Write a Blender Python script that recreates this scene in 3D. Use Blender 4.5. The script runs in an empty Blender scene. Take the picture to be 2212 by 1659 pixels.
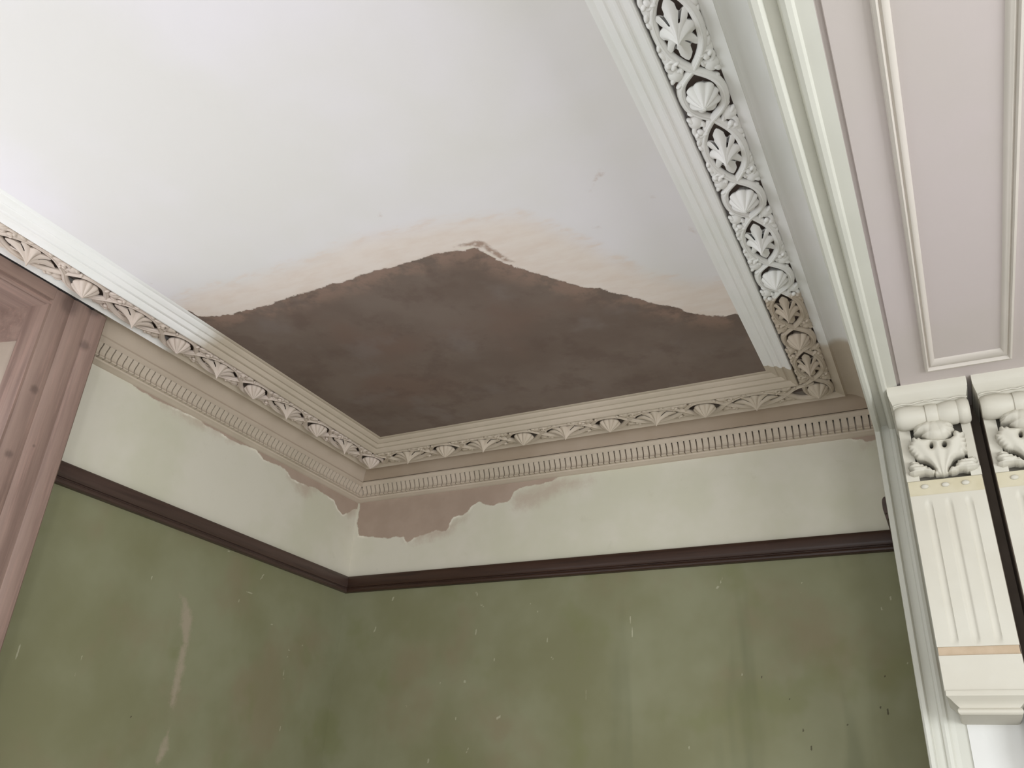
import bpy, bmesh, math, random
import numpy as np
from mathutils import Vector, Matrix

# ------------------------------------------------------------------ scene, camera, light
S = bpy.context.scene
COL = S.collection
ZO = 1.6                       # eye height: all heights below are written relative to the eye, then lifted by ZO
CX, CY = 2.4125, -2.9957
R = np.array([[0.8901086637671898, 0.45307901047061333, 0.04925420751120718],
              [-0.16829374404988706, 0.42719929663177963, -0.8883568971258029],
              [-0.4235372266994468, 0.7824449956567441, 0.45650415810971384]])
FPX = 1799.663
cam_data = bpy.data.cameras.new('camera')
cam = bpy.data.objects.new('camera', cam_data)
COL.objects.link(cam)
cam_data.sensor_fit = 'HORIZONTAL'
cam_data.sensor_width = 36.0
cam_data.lens = FPX / 2212 * 36.0
cam_data.clip_start = 0.02
M4 = Matrix([[R[0][i], -R[1][i], -R[2][i]] for i in range(3)]).to_4x4()
M4.translation = (CX, CY, ZO)
cam.matrix_world = M4
S.camera = cam

S.view_settings.view_transform = 'Standard'
S.view_settings.look = 'None'
S.view_settings.gamma = 1.0
S.view_settings.use_curve_mapping = False
S.view_settings.exposure = 0.0

world = bpy.data.worlds.new('daylight')
S.world = world
world.use_nodes = True
bg = world.node_tree.nodes['Background']
bg.inputs['Color'].default_value = (0.80, 0.90, 1.0, 1)
bg.inputs['Strength'].default_value = 1.0


def area(name, loc, direction, sx, sy, power, color):
    d = bpy.data.lights.new(name, 'AREA')
    d.shape = 'RECTANGLE'
    d.size, d.size_y = sx, sy
    d.energy = power
    d.color = color
    o = bpy.data.objects.new(name, d)
    COL.objects.link(o)
    o.location = (loc[0], loc[1], loc[2] + ZO)
    o.rotation_euler = Vector(direction).to_track_quat('-Z', 'Z').to_euler()
    return o


# daylight entering by three windows, plus an added fill lamp in the next room
area('daylight_side_window', (-0.34, -2.62, 0.10), (1, 0, 0), 1.45, 2.2, 45, (0.87, 0.93, 1.0))
area('daylight_front_window', (2.30, -5.26, -0.45), (0, 1, 0), 1.4, 2.2, 30, (0.90, 0.94, 1.0))
area('daylight_next_room_window', (4.05, -5.26, -0.45), (0, 1, 0), 0.7, 2.2, 46, (0.92, 0.95, 1.0))
area('added_fill_next_room_side', (4.96, -3.3, -0.2), (-1, 0, 0), 1.3, 1.9, 100, (0.90, 0.94, 1.0))  # added fill to brighten the left wall, not a known window


# ------------------------------------------------------------------ helpers
def hit(px, axis, value):
    """photo pixel -> point on a wall plane (used to place stains and marks)"""
    r = R.T @ np.array([(px[0] - 1106) / FPX, (px[1] - 829.5) / FPX, 1.0])
    C = np.array([CX, CY, 0.0])
    return C + r * ((value - C[axis]) / r[axis])


def link(name, me, mat=None, parent=None, loc=None):
    o = bpy.data.objects.new(name, me)
    COL.objects.link(o)
    if mat is not None:
        for m in (mat if isinstance(mat, (list, tuple)) else [mat]):
            me.materials.append(m)
    if parent is not None:
        o.parent = parent
    if loc is not None:
        o.location = loc
    return o


def mesh(name, verts, faces, mat=None, parent=None, smooth=False, origin=None, sharp=None, mi=None):
    """verts are relative to eye height; origin (same frame) becomes the object's origin"""
    me = bpy.data.meshes.new(name)
    if origin is None:
        vs = [(v[0], v[1], v[2] + ZO) for v in verts]
        loc = (0, 0, 0)
    else:
        vs = [(v[0] - origin[0], v[1] - origin[1], v[2] - origin[2]) for v in verts]
        loc = (origin[0], origin[1], origin[2] + ZO)
    me.from_pydata(vs, [], faces)
    bm = bmesh.new()
    bm.from_mesh(me)
    bmesh.ops.recalc_face_normals(bm, faces=bm.faces)
    bm.to_mesh(me)
    bm.free()
    if smooth:
        me.polygons.foreach_set('use_smooth', [True] * len(me.polygons))
        if sharp:
            me.set_sharp_from_angle(angle=math.radians(sharp))
    if mi is not None:
        me.polygons.foreach_set('material_index', mi)
    o = link(name, me, mat, parent)
    if parent is not None:
        p, q = Vector((0, 0, 0)), parent
        while q is not None:
            p, q = p + q.location, q.parent
        o.location = (loc[0] - p[0], loc[1] - p[1], loc[2] - p[2])
    else:
        o.location = loc
    me.update()
    return o


class MB:
    """collects simple solids into one mesh"""
    def __init__(s):
        s.v, s.f = [], []

    def add(s, v, f):
        n = len(s.v)
        s.v += [tuple(p) for p in v]
        s.f += [tuple(i + n for i in q) for q in f]

    def box(s, a, b):
        x0, y0, z0 = a
        x1, y1, z1 = b
        s.add([(x0, y0, z0), (x1, y0, z0), (x1, y1, z0), (x0, y1, z0), (x0, y0, z1), (x1, y0, z1), (x1, y1, z1), (x0, y1, z1)],
              [(0, 3, 2, 1), (4, 5, 6, 7), (0, 1, 5, 4), (1, 2, 6, 5), (2, 3, 7, 6), (3, 0, 4, 7)])

    def prism(s, ring0, ring1, closed=True, caps=True):
        n = len(ring0)
        f = [(i, (i + 1) % n, n + (i + 1) % n, n + i) for i in range(n if closed else n - 1)]
        if caps and closed:
            f += [tuple(range(n))[::-1], tuple(range(n, 2 * n))]
        s.add(list(ring0) + list(ring1), f)

    def loft(s, rings, closed=True, caps=True):
        n = len(rings[0])
        v = [p for r in rings for p in r]
        f = []
        for k in range(len(rings) - 1):
            for i in range(n if closed else n - 1):
                f.append((k * n + i, k * n + (i + 1) % n, (k + 1) * n + (i + 1) % n, (k + 1) * n + i))
        if caps and closed:
            f += [tuple(range(n))[::-1], tuple(range(len(v) - n, len(v)))]
        s.add(v, f)

    def tube(s, pts, rad, n=8, flat=1.0, up=(0, 0, 1)):
        """round bar along pts; rad a number or list; flat squashes it along up"""
        P = [Vector(p) for p in pts]
        U = Vector(up)
        rings = []
        for i, p in enumerate(P):
            t = (P[min(i + 1, len(P) - 1)] - P[max(i - 1, 0)]).normalized()
            a = t.cross(U)
            a = a.normalized() if a.length > 1e-6 else Vector((1, 0, 0))
            b = a.cross(t).normalized()
            r = rad[i] if isinstance(rad, (list, tuple)) else rad
            rings.append([tuple(p + a * (r * math.cos(k * 2 * math.pi / n)) + b * (r * flat * math.sin(k * 2 * math.pi / n))) for k in range(n)])
        s.loft(rings)

    def blob(s, c, rx, ry, rz, rot=0.0, nu=12, nv=8):
        rings = []
        cr, sr = math.cos(rot), math.sin(rot)
        for j in range(nv + 1):
            th = math.pi * (0.02 + 0.96 * j / nv)
            ring = []
            for i in range(nu):
                ph = 2 * math.pi * i / nu
                x, y, z = rx * math.sin(th) * math.cos(ph), ry * math.sin(th) * math.sin(ph), rz * math.cos(th)
                ring.append((c[0] + x * cr - y * sr, c[1] + x * sr + y * cr, c[2] + z))
            rings.append(ring)
        s.loft(rings)

    def build(s, name, mat, parent=None, smooth=False, sharp=None, origin=None):
        return mesh(name, s.v, s.f, mat, parent, smooth, origin, sharp)


def empty(name, loc):
    o = bpy.data.objects.new(name, None)
    COL.objects.link(o)
    o.empty_display_size = 0.1
    o.location = (loc[0], loc[1], loc[2] + ZO)
    return o


def tag(o, label=None, cat=None, group=None, kind=None):
    if label:
        o['label'] = label
    if cat:
        o['category'] = cat
    if group:
        o['group'] = group
    if kind:
        o['kind'] = kind
    return o


# ------------------------------------------------------------------ procedural materials
def lin(r, g, b):
    f = lambda c: (c / 255 / 12.92) if c / 255 <= 0.04045 else ((c / 255 + 0.055) / 1.055) ** 2.4
    return (f(r), f(g), f(b), 1)


class NT:
    def __init__(s, name, rough=0.8, spec=0.3):
        s.m = bpy.data.materials.new(name)
        s.m.use_nodes = True
        s.t = s.m.node_tree
        s.b = s.t.nodes['Principled BSDF']
        s.b.inputs['Roughness'].default_value = rough
        s.b.inputs['Specular IOR Level'].default_value = spec
        g = s.t.nodes.new('ShaderNodeNewGeometry')
        s.pos = g.outputs['Position']

    def L(s, a, b):
        s.t.links.new(a, b)

    def val(s, sock, v):
        if hasattr(v, 'is_linked') or hasattr(v, 'links'):
            s.L(v, sock)
        else:
            sock.default_value = v

    def noise(s, scale, detail=4, rough=0.55, vec=None, stretch=None, off=0.0):
        n = s.t.nodes.new('ShaderNodeTexNoise')
        n.inputs['Scale'].default_value = scale
        n.inputs['Detail'].default_value = detail
        n.inputs['Roughness'].default_value = rough
        mp = s.t.nodes.new('ShaderNodeMapping')
        mp.inputs['Location'].default_value = (off, off * 1.7, off * 0.6)
        if stretch:
            mp.inputs['Scale'].default_value = stretch
        s.L(vec or s.pos, mp.inputs['Vector'])
        s.L(mp.outputs['Vector'], n.inputs['Vector'])
        return n.outputs['Fac']

    def math(s, op, a, b=0.0, c=0.0):
        n = s.t.nodes.new('ShaderNodeMath')
        n.operation = op
        s.val(n.inputs[0], a)
        s.val(n.inputs[1], b)
        s.val(n.inputs[2], c)
        return n.outputs[0]

    def step(s, v, lo, hi, smooth=True):
        n = s.t.nodes.new('ShaderNodeMapRange')
        n.interpolation_type = 'SMOOTHSTEP' if smooth else 'LINEAR'
        n.inputs['From Min'].default_value = lo
        n.inputs['From Max'].default_value = hi
        s.val(n.inputs['Value'], v)
        return n.outputs['Result']

    def mix(s, f, a, b):
        n = s.t.nodes.new('ShaderNodeMix')
        n.data_type = 'RGBA'
        s.val(n.inputs['Factor'], f)
        s.val(n.inputs['A'] if False else n.inputs[6], a)
        s.val(n.inputs[7], b)
        return n.outputs[2]

    def attr(s, name):
        n = s.t.nodes.new('ShaderNodeAttribute')
        n.attribute_name = name
        return n.outputs['Fac']

    def axis(s, i):
        n = s.t.nodes.new('ShaderNodeSeparateXYZ')
        s.L(s.pos, n.inputs[0])
        return n.outputs[i]

    def objpos(s, i):
        tc = s.t.nodes.new('ShaderNodeTexCoord')
        n = s.t.nodes.new('ShaderNodeSeparateXYZ')
        s.L(tc.outputs['Object'], n.inputs[0])
        return n.outputs[i]

    def bump(s, h, strength=0.2, dist=0.01):
        n = s.t.nodes.new('ShaderNodeBump')
        n.inputs['Strength'].default_value = strength
        n.inputs['Distance'].default_value = dist
        s.L(h, n.inputs['Height'])
        s.L(n.outputs['Normal'], s.b.inputs['Normal'])

    def out(s, c):
        s.val(s.b.inputs['Base Color'], c)
        return s.m


def paint(name, col, col2=None, rough=0.7, bump=0.12, scale=6.0, grain=60.0):
    n = NT(name, rough)
    c = n.mix(n.step(n.noise(scale, 3), 0.35, 0.68), lin(*col), lin(*(col2 or [min(255, v + 5) for v in col])))
    n.bump(n.noise(grain, 4), bump, 0.004)
    return n.out(c)


def m_ceiling():
    n = NT('ceiling_plaster', 0.85)
    big = n.noise(1.6, 3, off=3.1)
    white = n.mix(n.step(big, 0.35, 0.65), lin(229, 223, 224), lin(224, 219, 214))
    fine = n.noise(26, 6, 0.65)
    mid = n.noise(7, 4, 0.6, off=5.0)
    # faint brush marks of old filler, away from the repair
    sm = n.math('MULTIPLY', n.step(n.noise(5, 5, 0.7, off=9.0), 0.66, 0.74), 0.22)
    white = n.mix(sm, white, lin(214, 194, 182))
    # skim margin
    e = n.math('ADD', n.attr('cream'), n.math('MULTIPLY', n.math('SUBTRACT', mid, 0.5), 0.022))
    skimc = n.mix(n.step(n.noise(9, 5, 0.6, stretch=(1, 3, 1)), 0.35, 0.7), lin(230, 217, 207), lin(225, 209, 197))
    c = n.mix(n.step(e, -0.035, 0.07), white, skimc)
    rim = n.math('MULTIPLY', n.step(e, -0.03, 0.0), n.math('SUBTRACT', 1.0, n.step(e, 0.0, 0.05)))
    c = n.mix(n.math('MULTIPLY', n.math('MULTIPLY', rim, 0.5), n.step(n.noise(14, 4, off=2.0, stretch=(1, 2.5, 1)), 0.45, 0.7)), c, lin(222, 200, 183))
    # scuffs
    s2 = n.math('ADD', n.attr('scuff'), n.math('MULTIPLY', n.math('SUBTRACT', n.noise(45, 4, 0.7), 0.5), 0.05))
    c = n.mix(n.math('MULTIPLY', n.step(s2, 0.0, 0.02), 0.5), c, lin(192, 168, 155))
    # fresh brown plaster
    sg = n.math('ADD', n.attr('smudge'), n.math('MULTIPLY', n.math('SUBTRACT', fine, 0.5), 0.03))
    c = n.mix(n.math('MULTIPLY', n.step(sg, -0.006, 0.008), n.math('MULTIPLY', n.step(n.noise(30, 4, 0.6, off=3.0), 0.30, 0.5), 0.9)), c, lin(164, 138, 122))
    b = n.math('ADD', n.attr('brown'), n.math('MULTIPLY', n.math('SUBTRACT', fine, 0.5), 0.030))
    b = n.math('ADD', b, n.math('MULTIPLY', n.math('SUBTRACT', n.noise(90, 3, 0.7), 0.5), 0.012))
    m1 = n.noise(3.2, 5, 0.6, off=1.3)
    br = n.mix(n.step(m1, 0.32, 0.66), lin(111, 95, 85), lin(122, 107, 97))
    br = n.mix(n.step(n.noise(2.2, 3, 0.5, off=7.7), 0.52, 0.72), br, lin(118, 98, 87))
    br = n.mix(n.math('MULTIPLY', n.step(n.noise(16, 5, 0.7, stretch=(1, 4, 1), off=4.0), 0.60, 0.78), 0.35), br, lin(128, 114, 106))
    br = n.mix(n.math('MULTIPLY', n.step(n.noise(6.5, 5, 0.65, off=12.0), 0.50, 0.66), 0.45), br, lin(100, 82, 73))
    br = n.mix(n.math('MULTIPLY', n.step(n.noise(4.0, 4, 0.6, off=17.0), 0.55, 0.70), 0.5), br, lin(126, 114, 108))
    edge = n.math('SUBTRACT', 1.0, n.step(b, 0.01, 0.11))
    br = n.mix(n.math('MULTIPLY', edge, n.math('MULTIPLY', n.step(n.noise(9, 5, 0.65, off=6.0), 0.42, 0.60), 0.85)), br, lin(146, 121, 107))
    c = n.mix(n.step(b, -0.0025, 0.0025), c, br)
    sl = n.math('ADD', n.attr('slit'), n.math('MULTIPLY', n.math('SUBTRACT', fine, 0.5), 0.012))
    c = n.mix(n.step(sl, -0.001, 0.002), c, lin(226, 214, 200))
    h = n.math('ADD', n.math('MULTIPLY', n.step(b, -0.006, 0.004), -0.6), n.math('MULTIPLY', n.noise(18, 5), 0.25))
    n.bump(h, 0.35, 0.004)
    return n.out(c)


def m_wall(name):
    n = NT(name, 0.78)
    z = n.axis(2)
    fine = n.noise(30, 6, 0.68)
    mid = n.noise(6, 5, 0.6, off=2.0)
    frieze = n.mix(n.step(n.noise(2.6, 4, 0.6, off=8.0), 0.36, 0.66), lin(212, 206, 190), lin(203, 199, 178))
    frieze = n.mix(n.math('MULTIPLY', n.step(n.noise(10, 5, 0.7, off=3.0), 0.60, 0.72), 0.3), frieze, lin(188, 182, 160))
    sm = n.math('ADD', n.attr('smear'), n.math('MULTIPLY', n.math('SUBTRACT', n.noise(17, 5, 0.7), 0.5), 0.11))
    frieze = n.mix(n.math('MULTIPLY', n.step(sm, -0.02, 0.045), 0.7), frieze, lin(184, 165, 148))
    p = n.math('ADD', n.attr('patch'), n.math('MULTIPLY', n.math('SUBTRACT', fine, 0.5), 0.022))
    pl = n.mix(n.step(n.noise(8, 4, off=1.0), 0.35, 0.65), lin(166, 146, 130), lin(173, 153, 137))
    frieze = n.mix(n.step(p, -0.003, 0.003), frieze, pl)
    ed = n.math('MULTIPLY', n.step(p, -0.013, -0.003), n.math('SUBTRACT', 1.0, n.step(p, -0.003, 0.002)))
    frieze = n.mix(n.math('MULTIPLY', ed, n.step(mid, 0.5, 0.62)), frieze, lin(226, 219, 203))
    # green distemper with worn blotches and damp runs
    g = n.mix(n.step(n.noise(2.4, 4, 0.55, off=4.4), 0.33, 0.68), lin(123, 121, 90), lin(136, 135, 107))
    g = n.mix(n.math('MULTIPLY', n.step(n.noise(2.1, 4, 0.6, off=11.0), 0.50, 0.68), 0.55), g, lin(132, 118, 93))
    g = n.mix(n.math('MULTIPLY', n.step(n.noise(4.5, 3, 0.5, off=15.0), 0.58, 0.72), 0.5), g, lin(118, 119, 80))
    g = n.mix(n.math('MULTIPLY', n.step(n.noise(5.0, 3, 0.6, stretch=(1, 1, 0.13), off=6.0), 0.52, 0.72), n.math('MULTIPLY', n.attr('streak'), 0.8)), g, lin(100, 101, 75))
    sc = n.math('ADD', n.attr('scrape'), n.math('MULTIPLY', n.math('SUBTRACT', n.noise(34, 5, 0.75), 0.5), 0.05))
    g = n.mix(n.math('MULTIPLY', n.step(sc, -0.006, 0.016), 0.7), g, lin(164, 149, 130))
    ch = n.math('ADD', n.attr('chip'), n.math('MULTIPLY', n.math('SUBTRACT', n.noise(120, 3, 0.7), 0.5), 0.55))
    g = n.mix(n.math('MULTIPLY', n.step(ch, 0.50, 0.8), 0.5), g, lin(190, 186, 162))
    dk = n.math('ADD', n.attr('fleck'), n.math('MULTIPLY', n.math('SUBTRACT', n.noise(120, 3, 0.7), 0.5), 0.5))
    g = n.mix(n.math('MULTIPLY', n.step(dk, 0.5, 0.7), 0.8), g, lin(66, 60, 44))
    c = n.mix(n.step(z, ZO + 0.860, ZO + 0.862), g, frieze)
    h = n.math('ADD', n.math('MULTIPLY', n.step(p, -0.006, 0.003), 0.5), n.math('MULTIPLY', n.noise(16, 5), 0.3))
    n.bump(h, 0.3, 0.004)
    return n.out(c)


def m_wood(name, a, b, c3, axis='z', rough=0.45, spec=0.4, dust=0.0, knots=()):
    n = NT(name, rough, spec)
    st = {'z': (9, 9, 0.5), 'y': (9, 0.5, 9), 'x': (0.5, 9, 9)}[axis]
    g1 = n.noise(2.4, 6, 0.6, stretch=st)
    g2 = n.noise(9, 4, 0.6, stretch=st, off=3.0)
    col = n.mix(n.step(g1, 0.36, 0.66), lin(*a), lin(*b))
    col = n.mix(n.math('MULTIPLY', n.step(g2, 0.5, 0.7), 0.6), col, lin(*c3))
    if dust:
        d = n.step(n.noise(20, 6, 0.75, off=7.0), 0.66, 0.74)
        d2 = n.step(n.noise(3, 2, off=2.0), 0.5, 0.62)
        col = n.mix(n.math('MULTIPLY', n.math('MULTIPLY', d, d2), dust), col, lin(150, 140, 126))
    for kp, kr in knots:
        v = n.t.nodes.new('ShaderNodeVectorMath')
        v.operation = 'DISTANCE'
        n.L(n.pos, v.inputs[0])
        v.inputs[1].default_value = (kp[0], kp[1], kp[2] + ZO)
        dd = n.math('ADD', v.outputs['Value'], n.math('MULTIPLY', n.math('SUBTRACT', n.noise(70, 3), 0.5), 0.012))
        col = n.mix(n.math('SUBTRACT', 0.5, n.math('MULTIPLY', n.step(dd, kr * 0.4, kr * 1.5), 0.5)), col, lin(70, 56, 52))
    n.bump(g2, 0.15, 0.003)
    return n.out(col)


def m_cornice(name, axis, edge, soft, grime=True):
    """white paint that stops before the corner, bare cast plaster beyond (axis 0: none, 1: along y)"""
    n = NT(name, 0.75)
    bare = n.mix(n.step(n.noise(4, 4, off=2.0), 0.35, 0.68), lin(196, 181, 163), lin(187, 173, 154))
    if axis is None:
        c = bare
    else:
        white = n.mix(n.step(n.noise(3, 3), 0.35, 0.65), lin(238, 234, 230), lin(233, 231, 225))
        v = n.math('ADD', n.axis(1), n.math('MULTIPLY', n.math('SUBTRACT', n.noise(9, 4, 0.6), 0.5), soft * 1.2))
        c = n.mix(n.step(v, edge - soft / 2, edge + soft / 2), white, bare)
    n.bump(n.noise(40, 5, 0.65), 0.15, 0.003)
    return n.out(c)


def m_glass():
    n = NT('window_glass', 0.02, 0.5)
    n.b.inputs['Transmission Weight'].default_value = 1.0
    n.b.inputs['IOR'].default_value = 1.45
    return n.out((1, 1, 1, 1))


MAT = dict(
    ceiling=m_ceiling(),
    wall=m_wall('wall_distemper'),
    rail=m_wood('dark_rail_wood_y', (68, 52, 45), (80, 63, 56), (54, 41, 36), 'y', 0.4, 0.45, 0.5),
    railx=m_wood('dark_rail_wood_x', (54, 36, 27), (62, 42, 32), (40, 27, 21), 'x', 0.42, 0.4, 0.55),
    wood=m_wood('worn_window_wood', (150, 126, 114), (128, 105, 95), (161, 132, 120), 'z', 0.55, 0.35, 0.35, [(hit(q, 0, 0.115), r) for q, r in (((73, 842), 0.013), ((182, 746), 0.016), ((18, 981), 0.012), ((150, 660), 0.03), ((205, 668), 0.026), ((73, 964), 0.005))]),
    woody=m_wood('worn_window_wood_y', (148, 124, 112), (130, 107, 97), (158, 128, 116), 'y', 0.55, 0.35, 0.2),
    panel=paint('aged_cream_panel', (180, 163, 147), (170, 154, 139)),
    corn_l=m_cornice('cornice_plaster_left', 1, -1.32, 0.10),
    corn_lb=paint('cornice_plaster_left_band', (206, 190, 178), (198, 183, 168), 0.75, 0.15, 4.0),
    corn_c=paint('cove_plaster', (190, 174, 156), (183, 167, 149), 0.8, 0.15, 3.0),
    corn_cb=paint('stained_cove_plaster', (169, 152, 134), (160, 142, 122), 0.8, 0.15, 3.0),
    corn_b=m_cornice('cornice_plaster_bare', None, 0, 0),
    corn_r=m_cornice('cornice_plaster_right', 1, -0.40, 0.004),
    corn_rb=m_cornice('cornice_plaster_right_band', 1, -0.86, 0.02),
    corn_rc=m_cornice('cornice_plaster_right_cove', 1, -0.52, 0.05),
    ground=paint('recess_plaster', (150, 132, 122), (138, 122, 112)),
    lining=paint('opening_paint', (202, 190, 187), (198, 188, 181), 0.6, 0.05, 2.0),
    strip=paint('opening_edge_paint', (209, 207, 195), (204, 202, 190), 0.55, 0.05, 3.0),
    console=paint('console_gloss_paint', (200, 195, 181), (195, 189, 174), 0.5, 0.08, 5.0),
    console_dirty=paint('console_unpainted_band', (188, 167, 142), (180, 159, 133), 0.7, 0.12, 20.0),
    console_cream=paint('console_cream_band', (198, 189, 164), (190, 180, 152), 0.6, 0.1, 12.0),
    recess=paint('console_recess', (170, 162, 146), (162, 154, 138)),
    pmould=paint('panel_moulding_paint', (208, 199, 189), (203, 195, 184), 0.55, 0.05, 3.0),
    cheek=paint('dark_slot_cheek', (120, 108, 96), (104, 93, 82), 0.8),
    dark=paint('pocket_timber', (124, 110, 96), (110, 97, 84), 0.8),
    pocket=m_wood('pocket_lining_wood', (96, 84, 74), (84, 74, 66), (104, 92, 82), 'z', 0.7, 0.2),
    floor=m_wood('floor_boards', (198, 195, 191), (186, 183, 179), (204, 201, 197), 'y', 0.5, 0.4),
    plain=paint('plain_wall_paint', (206, 204, 192), (200, 198, 186)),
    glass=m_glass(),
    sash=paint('sash_paint', (222, 220, 214)),
)


# ------------------------------------------------------------------ stain fields
def sdf(pts2, poly):
    """signed distance of pts2 (n,2) to a closed polygon, positive inside"""
    P = np.asarray(poly, float)
    A, B = P, np.roll(P, -1, 0)
    best = np.full(len(pts2), 1e9)
    inside = np.zeros(len(pts2), bool)
    for a, b in zip(A, B):
        d = b - a
        L2 = d @ d
        if L2 < 1e-14:
            continue
        w = pts2 - a
        t = np.clip((w @ d) / L2, 0, 1)
        q = w - t[:, None] * d
        best = np.minimum(best, (q * q).sum(1))
        c = (a[1] > pts2[:, 1]) != (b[1] > pts2[:, 1])
        if abs(d[1]) > 1e-14:
            inside ^= c & (pts2[:, 0] < d[0] * (pts2[:, 1] - a[1]) / d[1] + a[0])
    r = np.sqrt(best)
    return np.where(inside, r, -r)


def cap2(pts2, a, b, r):
    """1 inside a short stroke a-b of half width r, fading out"""
    a, b = np.array(a), np.array(b)
    d = b - a
    t = np.clip(((pts2 - a) @ d) / max(d @ d, 1e-12), 0, 1)
    q = np.sqrt((((pts2 - a) - t[:, None] * d) ** 2).sum(1))
    return np.clip(1.5 - q / r, 0, 1)


def grid_slab(name, us, vs, place, depth, mat, fields, extra=None, parent=None):
    """detailed face (us x vs) with a slab behind it; place(u, v, d) -> point; fields: name -> function(pts2)"""
    U, V = np.meshgrid(us, vs, indexing='ij')
    nu, nv = len(us), len(vs)
    flat = np.stack([U.ravel(), V.ravel()], 1)
    verts = [place(u, v, 0.0) for u, v in flat]
    faces = [(i * nv + j, (i + 1) * nv + j, (i + 1) * nv + j + 1, i * nv + j + 1) for i in range(nu - 1) for j in range(nv - 1)]
    n = len(verts)
    corners = [(us[0], vs[0]), (us[-1], vs[0]), (us[-1], vs[-1]), (us[0], vs[-1])]
    verts += [place(u, v, depth) for u, v in corners]
    edges = [[i * nv for i in range(nu)], [(nu - 1) * nv + j for j in range(nv)],
             [i * nv + nv - 1 for i in range(nu - 1, -1, -1)], [j for j in range(nv - 1, -1, -1)]]
    for k, e in enumerate(edges):
        faces.append(tuple(e) + (n + (k + 1) % 4, n + k))
    faces.append((n, n + 1, n + 2, n + 3))
    if extra:
        m = len(verts)
        verts += extra.v
        faces += [tuple(i + m for i in q) for q in extra.f]
    o = mesh(name, verts, faces, mat, parent)
    me = o.data
    total = len(me.vertices)
    for k, fn in fields.items():
        a = me.attributes.new(k, 'FLOAT', 'POINT')
        arr = np.full(total, -1.0 if k in ('brown', 'cream', 'slit', 'scuff', 'smudge', 'patch', 'smear', 'scrape') else 0.0, dtype=np.float32)
        arr[:len(flat)] = fn(flat)
        a.data.foreach_set('value', arr)
    return o


def seg(*parts):
    return np.concatenate([np.arange(a, b - 1e-9, s) for a, b, s in parts] + [np.array([parts[-1][1]])])


# ------------------------------------------------------------------ dimensions
ZC = 1.40            # ceiling
ZF = -1.60           # floor
XR = 2.341           # line the right-hand cornice is set out from
XW = 2.308           # room face of the dividing wall
XE = 2.815           # its other face
YJ = -0.42           # face of the opening's jamb
ZS = 1.10            # soffit of the opening
YF = -5.30           # wall behind the viewer
XN = 5.0             # far side of the next room

# ------------------------------------------------------------------ ceiling with the plaster repair
cp = lambda q: hit(q, 2, ZC)[:2]
edge_top = [(426, 683), (445, 684), (470, 683), (500, 678), (540, 668), (560, 665), (590, 655), (615, 646), (640, 637), (655, 634), (700, 619), (716, 614), (740, 610), (760, 602), (800, 588),
            (840, 578), (870, 571), (900, 560), (950, 547), (985, 541), (1003, 542), (1020, 536), (1035, 540), (1050, 548), (1090, 570), (1130, 582), (1180, 597), (1230, 613), (1262, 621), (1290, 623),
            (1330, 633), (1380, 645), (1420, 657), (1460, 663), (1480, 673), (1530, 682), (1570, 683), (1590, 677), (1606, 680)]
brown_poly = [cp(q) for q in edge_top] + [np.array((2.1, -0.30)), np.array((2.1, -0.2)), np.array((0.2, -0.2)), np.array((0.2, -1.2)), cp((405, 668))]
smear_poly = [cp(q) for q in [(979, 534), (1003, 525), (1030, 520), (1046, 523), (1062, 534), (1085, 550), (1112, 566), (1092, 566), (1060, 547), (1040, 534), (1020, 532), (998, 534)]]
cream_top = [(330, 690), (372, 655), (410, 627), (450, 615), (510, 607), (560, 590), (620, 570), (680, 552), (740, 522), (800, 505), (860, 493), (930, 480), (1000, 472), (1060, 463), (1120, 460), (1170, 475),
             (1220, 498), (1260, 515), (1290, 530), (1340, 560), (1390, 583), (1450, 597), (1510, 607), (1570, 600)]
cream_poly = [cp(q) for q in cream_top] + [np.array((2.2, -0.9)), np.array((2.2, -0.1)), np.array((0.1, -0.1)), np.array((0.1, -1.3))]
slit_polys = [[cp(q) for q in pp] for pp in ([(983, 536), (1000, 533), (1019, 532.5), (1025, 530), (1022, 536), (1003, 539), (988, 538.5)],
                                             [(1036, 537), (1052, 545), (1078, 558), (1084, 563), (1068, 557), (1048, 547)])]
scuffs = [[cp(q) for q in pp] for pp in ([(1283, 372), (1308, 360), (1312, 378), (1290, 392), (1280, 420), (1270, 415)], [(1275, 490), (1300, 485), (1302, 494), (1280, 498)],
                                         [(1470, 490), (1495, 488), (1512, 505), (1505, 510), (1490, 498)], [(815, 462), (826, 458), (828, 470), (818, 470)], [(1400, 425), (1416, 415), (1418, 425), (1402, 432)],
                                         [(320, 610), (332, 606), (330, 618)])]
us = seg((0.0, 0.30, 0.05), (0.30, 2.05, 0.007), (2.05, 2.42, 0.06))
vs = seg((-3.0, -1.75, 0.03), (-1.75, -0.30, 0.0065), (-0.30, 0.0, 0.05))
ceil_rest = MB()
ceil_rest.box((0, YF, ZC), (XN, -3.0, ZC + 0.1))
ceil_rest.box((2.42, -3.0, ZC), (XN, 0.0, ZC + 0.1))
ceil = grid_slab('ceiling', us, vs, lambda u, v, d: (u, v, ZC + d), 0.1, MAT['ceiling'], dict(
    brown=lambda p: sdf(p, brown_poly),
    smudge=lambda p: sdf(p, smear_poly),
    cream=lambda p: sdf(p, cream_poly),
    slit=lambda p: np.max([sdf(p, q) for q in slit_polys], 0),
    scuff=lambda p: np.max([sdf(p, q) for q in scuffs], 0)), ceil_rest)
tag(ceil, 'white ceiling with a large brown patch of fresh plaster in the corner', 'ceiling', kind='structure')

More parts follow.
